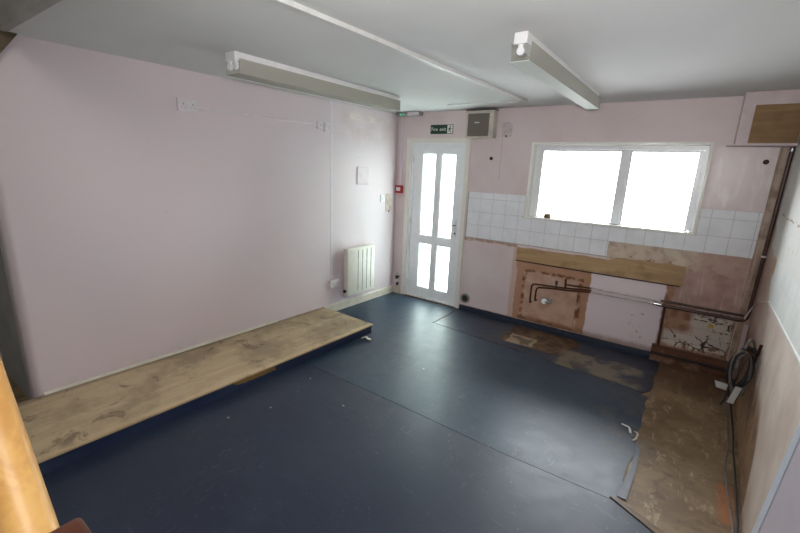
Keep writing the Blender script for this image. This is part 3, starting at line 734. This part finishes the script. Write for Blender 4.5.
for k in range(4):
    yy = -.07 + k*.075
    q = MB().box(.0995,.1012,yy-.005,yy+.005,.04,.545).build('flute', M['groove'], t)
    MB().box(.1008,.1018,yy-.003,yy+.003,.44,.525).build('slot', M['lead'], q)
MB().box(0,.026,-.18,.16,.08,.48).build('wall_bracket', M['grey_plastic'], t)
MB().cyl((.06,-.243,.06),(.06,-.262,.06),.02,16).build('control_knob', M['dark_plastic'], t, smooth=True)
t = on_left('access_plate', -.65, 1.575, 'square painted access plate above the panel heater', 'plate')
MB().box(0,.012,-.10,.10,-.10,.10).build('plate', M['left'], t, bevel=.004)
for yy in (-.085,.085): MB().cyl((.012,yy,0),(.014,yy,0),.005,10).build('screw', M['pinkish_plastic'], t)
t = on_left('light_switch', -.285, 1.30, 'small white light switch beside the brown bare plate', 'switch')
MB().box(0,.014,-.04,.04,-.045,.045).build('plate', M['white_plastic'], t, bevel=.003)
MB().box(.013,.019,-.008,.008,-.015,.015).build('rocker', M['white_plastic'], t)
t = on_left('bare_plate', -.155, 1.245, 'brownish bare patch plate near the corner by the red call point', 'plate')
MB().box(0,.006,-.06,.06,-.11,.11).build('plate', plain('bare_patch', (208,192,182), .6, vary=.12), t, bevel=.002)
MB().cyl((.006,.0,-.115),(.012,.0,-.115),.012,12).build('fixing', M['lead'], t)

# ------------------------------------------------------------------ bulkhead in the top right corner
t = thing('bulkhead', 'pink boxed bulkhead at the ceiling in the corner above the brown pipe', 'bulkhead', (3.375,0,1.96)); 
MB().box(0, .36, -.20, 0, .0, H-1.96-.002).build('casing', M['bulk'], t, bevel=.004)
MB().box(.075, .355, -.206, -.198, .012, .285).build('panel', M['bulk_panel'], t)
MB().box(-.045, .36, -.21, 0, -.006, .003).build('ledge', M['bulk'], t)

# ------------------------------------------------------------------ right wall: tile edge, cables, doorway
b = MB(); q = []
for y, zo in ((-.81, 0), (-2.30, .072)):
    for off in (0, .007):
        for z in (.905, .919): q.append(Rw(y, z+zo, off))
b.add(q, [(0,1,3,2),(4,6,7,5),(0,4,5,1),(2,3,7,6),(0,2,6,4),(1,5,7,3)])
tag(b.build('adhesive_edge', M['white_gloss']), 'thin white raised edge where tiles were stripped from the side wall', 'trim strip')
tag(MB().tube(spline([(3.70,-.09,.575),(3.72,-.11,.66),Rw(-.16,.73,.008),Rw(-.45,.82,.008),Rw(-.80,.905,.008)]), .0055, 8).build('white_cable', M['cable_white'], smooth=True), 'white cable rising from the corner pipe across the stripped wall', 'cable')

CC = Vector((3.628,-1.076,.500))
cc = thing('cable_coil', 'tangled coil of black cable hanging on the stripped wall by the corner', 'cable coil', CC)
def rel(p): return Vector(p) - CC
hx, hy = .74, .673
def loop(du, dz, ra, rb, turns, off, ph=0, lean=.1, drift=.004):
    pts = []
    for k in range(turns*12+1):
        a = 2*math.pi*k/12 + ph
        r1 = 1 + .09*math.sin(2.3*a+ph)
        uu = du + ra*r1*math.cos(a) + lean*rb*math.sin(a) + drift*k/12; zz = dz + rb*r1*math.sin(a) - drift*k/12
        o2 = off + .010*math.sin(a*1.7+ph)
        pts.append(Vector((uu*hx + o2*hy, uu*hy - o2*hx, zz)))
    return pts
for args, rr, mm in (((0,.01,.088,.140,3,.0,0), .0055, 'cable'), ((.010,-.01,.070,.118,2,-.014,1.0), .0055, 'cable'), ((-.010,-.03,.080,.150,2,.012,2.2,-.12), .005, 'cable_grey'), ((.032,-.07,.040,.14,1,-.01,3.1,.25), .005, 'cable')):
    MB().tube(spline(loop(*args), 3), rr, 8).build('loop', M[mm], cc, smooth=True)
def cw(uu, zz, o2=0): return Vector((uu*hx + o2*hy, uu*hy - o2*hx, zz))
MB().tube(spline([cw(.03,.15,-.02), cw(.06,.11,-.03), rel(Rw(-1.06,.60,.03)), rel(Rw(-1.10,.62,.02)), rel(Rw(-1.13,.70,.015))]), .009, 8).build('loose_end', M['copper'], cc, smooth=True)
MB().tube(spline([cw(-.03,.15,.02), cw(.02,.20,.0), cw(.075,.17,-.02), cw(.10,.08,-.02), cw(.085,-.12,-.02)]), .0085, 8).build('loose_end', M['cable_grey'], cc, smooth=True)
MB().tube(spline([cw(.09,.1,-.01), cw(.105,.0,-.02), cw(.09,-.10,-.01), cw(.06,-.2,.0)]), .007, 8).build('loose_end', M['cable'], cc, smooth=True)
for k, (u0, z1_) in enumerate([(-.05,-.26),(-.01,-.30),(.04,-.25)]):
    MB().tube(spline([cw(u0,-.12,.0), cw(u0-.02,-.2,.01), cw(u0-.03,z1_,.0)]), .0065, 8).build('tail', M['cable'] if k != 1 else M['cable_grey'], cc, smooth=True)
for k, (pts, mt, lab) in enumerate([
    ([(3.62,-1.09,.26), (3.672,-1.10,.05), (3.672,-1.25,.008), (3.668,-1.5,.008), (3.655,-1.85,.008), (3.648,-2.02,.008), (3.60,-2.42,.012)], M['cable'], 'black cable trailing along the foot of the stripped wall, lying nearest the wall'),
    ([(3.60,-1.10,.26), (3.645,-1.11,.05), (3.645,-1.25,.008), (3.625,-1.45,.008), (3.620,-1.62,.008), (3.625,-1.85,.008), (3.630,-2.05,.008), (3.585,-2.42,.012)], M['cable_grey'], 'grey cable trailing over the bare screed, bowed away from the stripped wall')]):
    tag(MB().tube(spline(pts, 10), .0055, 8).build('trailing_cable', mt, smooth=True), lab, 'cable')
def tagp(name, c, w, h, ry, lab, rz=0):
    o = MB().box(-w/2, w/2, -.0012, .0012, -h/2, h/2).build(name, M['paper'], loc=c)
    o.rotation_euler = (ry[0], ry[1], rz); tag(o, lab, 'paper tag')
tagp('paper_tag', (3.645,-.33,.045), .11, .07, (-1.1,.2), 'white paper tag lying by the brown plinth beside the cable coil', .3)
tagp('paper_tag', (3.62,-1.17,.345), .04, .12, (.0,.25), 'white paper tag hanging from the black cable coil', .5)

t = thing('propped_panel', 'lilac panel with a white edge strip propped against the side wall by the stairs', 'panel', (0,0,0))
def rpoly(poly, o0, o1):
    n = len(poly)
    q = [Rw(y, z, o0) for y, z in poly] + [Rw(y, z, o1) for y, z in poly]
    return MB().add(q, [tuple(range(n)), tuple(range(2*n-1, n-1, -1))] + [(i, (i+1) % n, n+(i+1) % n, n+i) for i in range(n)])
rpoly([(-2.20,.010),(-2.285,.010),(-2.712,1.36),(-2.675,1.45)], .004, .014).build('edge_strip', M['blue_white'], t, bevel=.003)
rpoly([(-2.285,.010),(-3.0,.010),(-3.40,1.13),(-2.712,1.36)], .004, .011).build('panel', M['lilac'], t, bevel=.002)
# ------------------------------------------------------------------ debris on the floor
def scrap(pts, r, mat, lab, name='scrap'):
    tag(MB().tube(spline(pts, 6), r, 6, ry=r*.35).build(name, mat), lab, 'debris')
scrap([(3.055,-1.40,.010),(3.075,-1.43,.024),(3.10,-1.435,.02),(3.115,-1.48,.010)], .010, M['paper'], 'white curled paper scrap on the vinyl near the bare screed', 'paper_scrap')
scrap([(3.135,-1.44,.010),(3.155,-1.47,.016),(3.150,-1.53,.010),(3.135,-1.56,.009)], .006, M['cable_white'], 'pale bent plastic strip on the edge of the bare screed', 'plastic_scrap')
scrap([(3.12,-1.51,.010),(3.16,-1.50,.014),(3.20,-1.49,.010)], .004, M['cable_grey'], 'thin grey wire offcut crossing the pale plastic strip', 'wire_scrap')
scrap([(.735,-1.50,.016),(.765,-1.47,.03),(.80,-1.475,.022),(.815,-1.45,.012)], .012, M['dirty_gloss'], 'crumpled pale scrap at the far corner of the low platform', 'paper_scrap')
for k, (x, y, lab) in enumerate([(.90,-3.05,'tiny pale chip on the floor beside the near half of the platform'), (1.02,-2.80,'tiny pale chip on the floor beside the middle of the platform'),
                                 (.93,-2.35,'tiny pale chip near the torn platform front'), (1.40,-2.46,'tiny pale chip out on the open vinyl facing the platform'),
                                 (1.55,-1.62,'tiny pale chip on the open vinyl in line with the platform end')]):
    o = MB().prism([(-.009,-.005),(.008,-.007),(.010,.004),(-.003,.007)], 'z', 0, .003).build('plaster_chip', M['grey_plastic'], loc=(x,y,.004), rz=k*1.1)
    tag(o, lab, 'debris')

# ------------------------------------------------------------------ banister by the camera
t = thing('banister', 'yellow varnished handrail with brown newel post at the foot of the stairs', 'banister', (2.705,-4.285,0))
a = Vector((2.70,-4.300,1.180)); d = Vector((-.258,.014,.152)).normalized()
MB().tube([a - Vector((2.705,-4.285,0)) + d*s for s in (0, .2, .4, .8, 1.3)], .0255, 28).build('handrail', M['rail'], t, smooth=True)
MB().box(-.024,.024,-.03,.024,.004,1.281).build('newel_post', M['newel'], t, bevel=.007, seg=3, smooth=True)

# ------------------------------------------------------------------ light
wd = bpy.data.worlds.new('World'); SC.world = wd; wd.use_nodes = True
bg = wd.node_tree.nodes['Background']; bg.inputs[0].default_value = (.93,.98,1.0,1); bg.inputs[1].default_value = 15.0
wn, wl = wd.node_tree.nodes, wd.node_tree.links
tcw = wn.new('ShaderNodeTexCoord'); spw = wn.new('ShaderNodeSeparateXYZ'); wl.new(tcw.outputs['Generated'], spw.inputs[0])
mrw = wn.new('ShaderNodeMapRange'); wl.new(spw.outputs[2], mrw.inputs[0]); mrw.inputs[1].default_value = -.12; mrw.inputs[2].default_value = .10
mxw = wn.new('ShaderNodeMix'); mxw.data_type = 'RGBA'; wl.new(mrw.outputs[0], mxw.inputs[0])
mxw.inputs[6].default_value = (.30,.30,.31,1); mxw.inputs[7].default_value = (.92,.97,1.0,1); wl.new(mxw.outputs[2], bg.inputs[0])
def portal(name, x, z, sx, sz):
    l = bpy.data.lights.new(name, 'AREA'); l.shape = 'RECTANGLE'; l.size = sx; l.size_y = sz; l.cycles.is_portal = True
    o = bpy.data.objects.new(name, l); COL.objects.link(o); o.location = (x, .24, z); o.rotation_euler = (math.radians(-90),0,0)
portal('window_daylight', (WX0+WX1)/2, (WZ0+WZ1)/2, WX1-WX0, WZ1-WZ0)
portal('door_daylight', .61, 1.0, .8, 1.9)
# the photographer's flash, bounced off the ceiling
fl = bpy.data.lights.new('camera_flash', 'SPOT'); fl.energy = 95; fl.spot_size = math.radians(120); fl.spot_blend = 1; fl.shadow_soft_size = .04
fl.color = (1,.97,.95)
fo = bpy.data.objects.new('camera_flash', fl); COL.objects.link(fo); fo.location = (3.15,-4.30,1.80)
fo.rotation_euler = (Vector((2.2,-2.4,H)) - fo.location).to_track_quat('-Z','Y').to_euler()

la = bpy.data.lights.new('stairwell_fill', 'AREA'); la.shape = 'DISK'; la.size = 1.6; la.energy = 26; la.color = (1,.96,.93)  # added fill for handrail, fascia and back wall; no known lamp up here
lo = bpy.data.objects.new('stairwell_fill', la); COL.objects.link(lo); lo.location = (2.9,-4.85,TOP-.03)
# ------------------------------------------------------------------ camera
cam = bpy.data.cameras.new('camera'); cam.sensor_width = 36; cam.lens = 406.06*36/800; cam.clip_start = .02
co = bpy.data.objects.new('camera', cam); COL.objects.link(co)
r = Vector((.81004378,.58504799,.03934369)); u = Vector((-.16993701,.170014,.97067845)); f = Vector((-.5612045,.79297799,-.23714009))
co.matrix_world = Matrix(((r.x,u.x,-f.x,3.20164),(r.y,u.y,-f.y,-4.37008),(r.z,u.z,-f.z,1.68823),(0,0,0,1)))
SC.camera = co
vs = SC.view_settings; vs.view_transform = 'Standard'; vs.look = 'None'; vs.exposure = 0.95; vs.gamma = 1; vs.use_curve_mapping = False
cy = SC.cycles; cy.use_denoising = True; cy.max_bounces = 14; cy.diffuse_bounces = 8; cy.glossy_bounces = 4; cy.transparent_max_bounces = 12; cy.caustics_reflective = False; cy.sample_clamp_indirect = 8
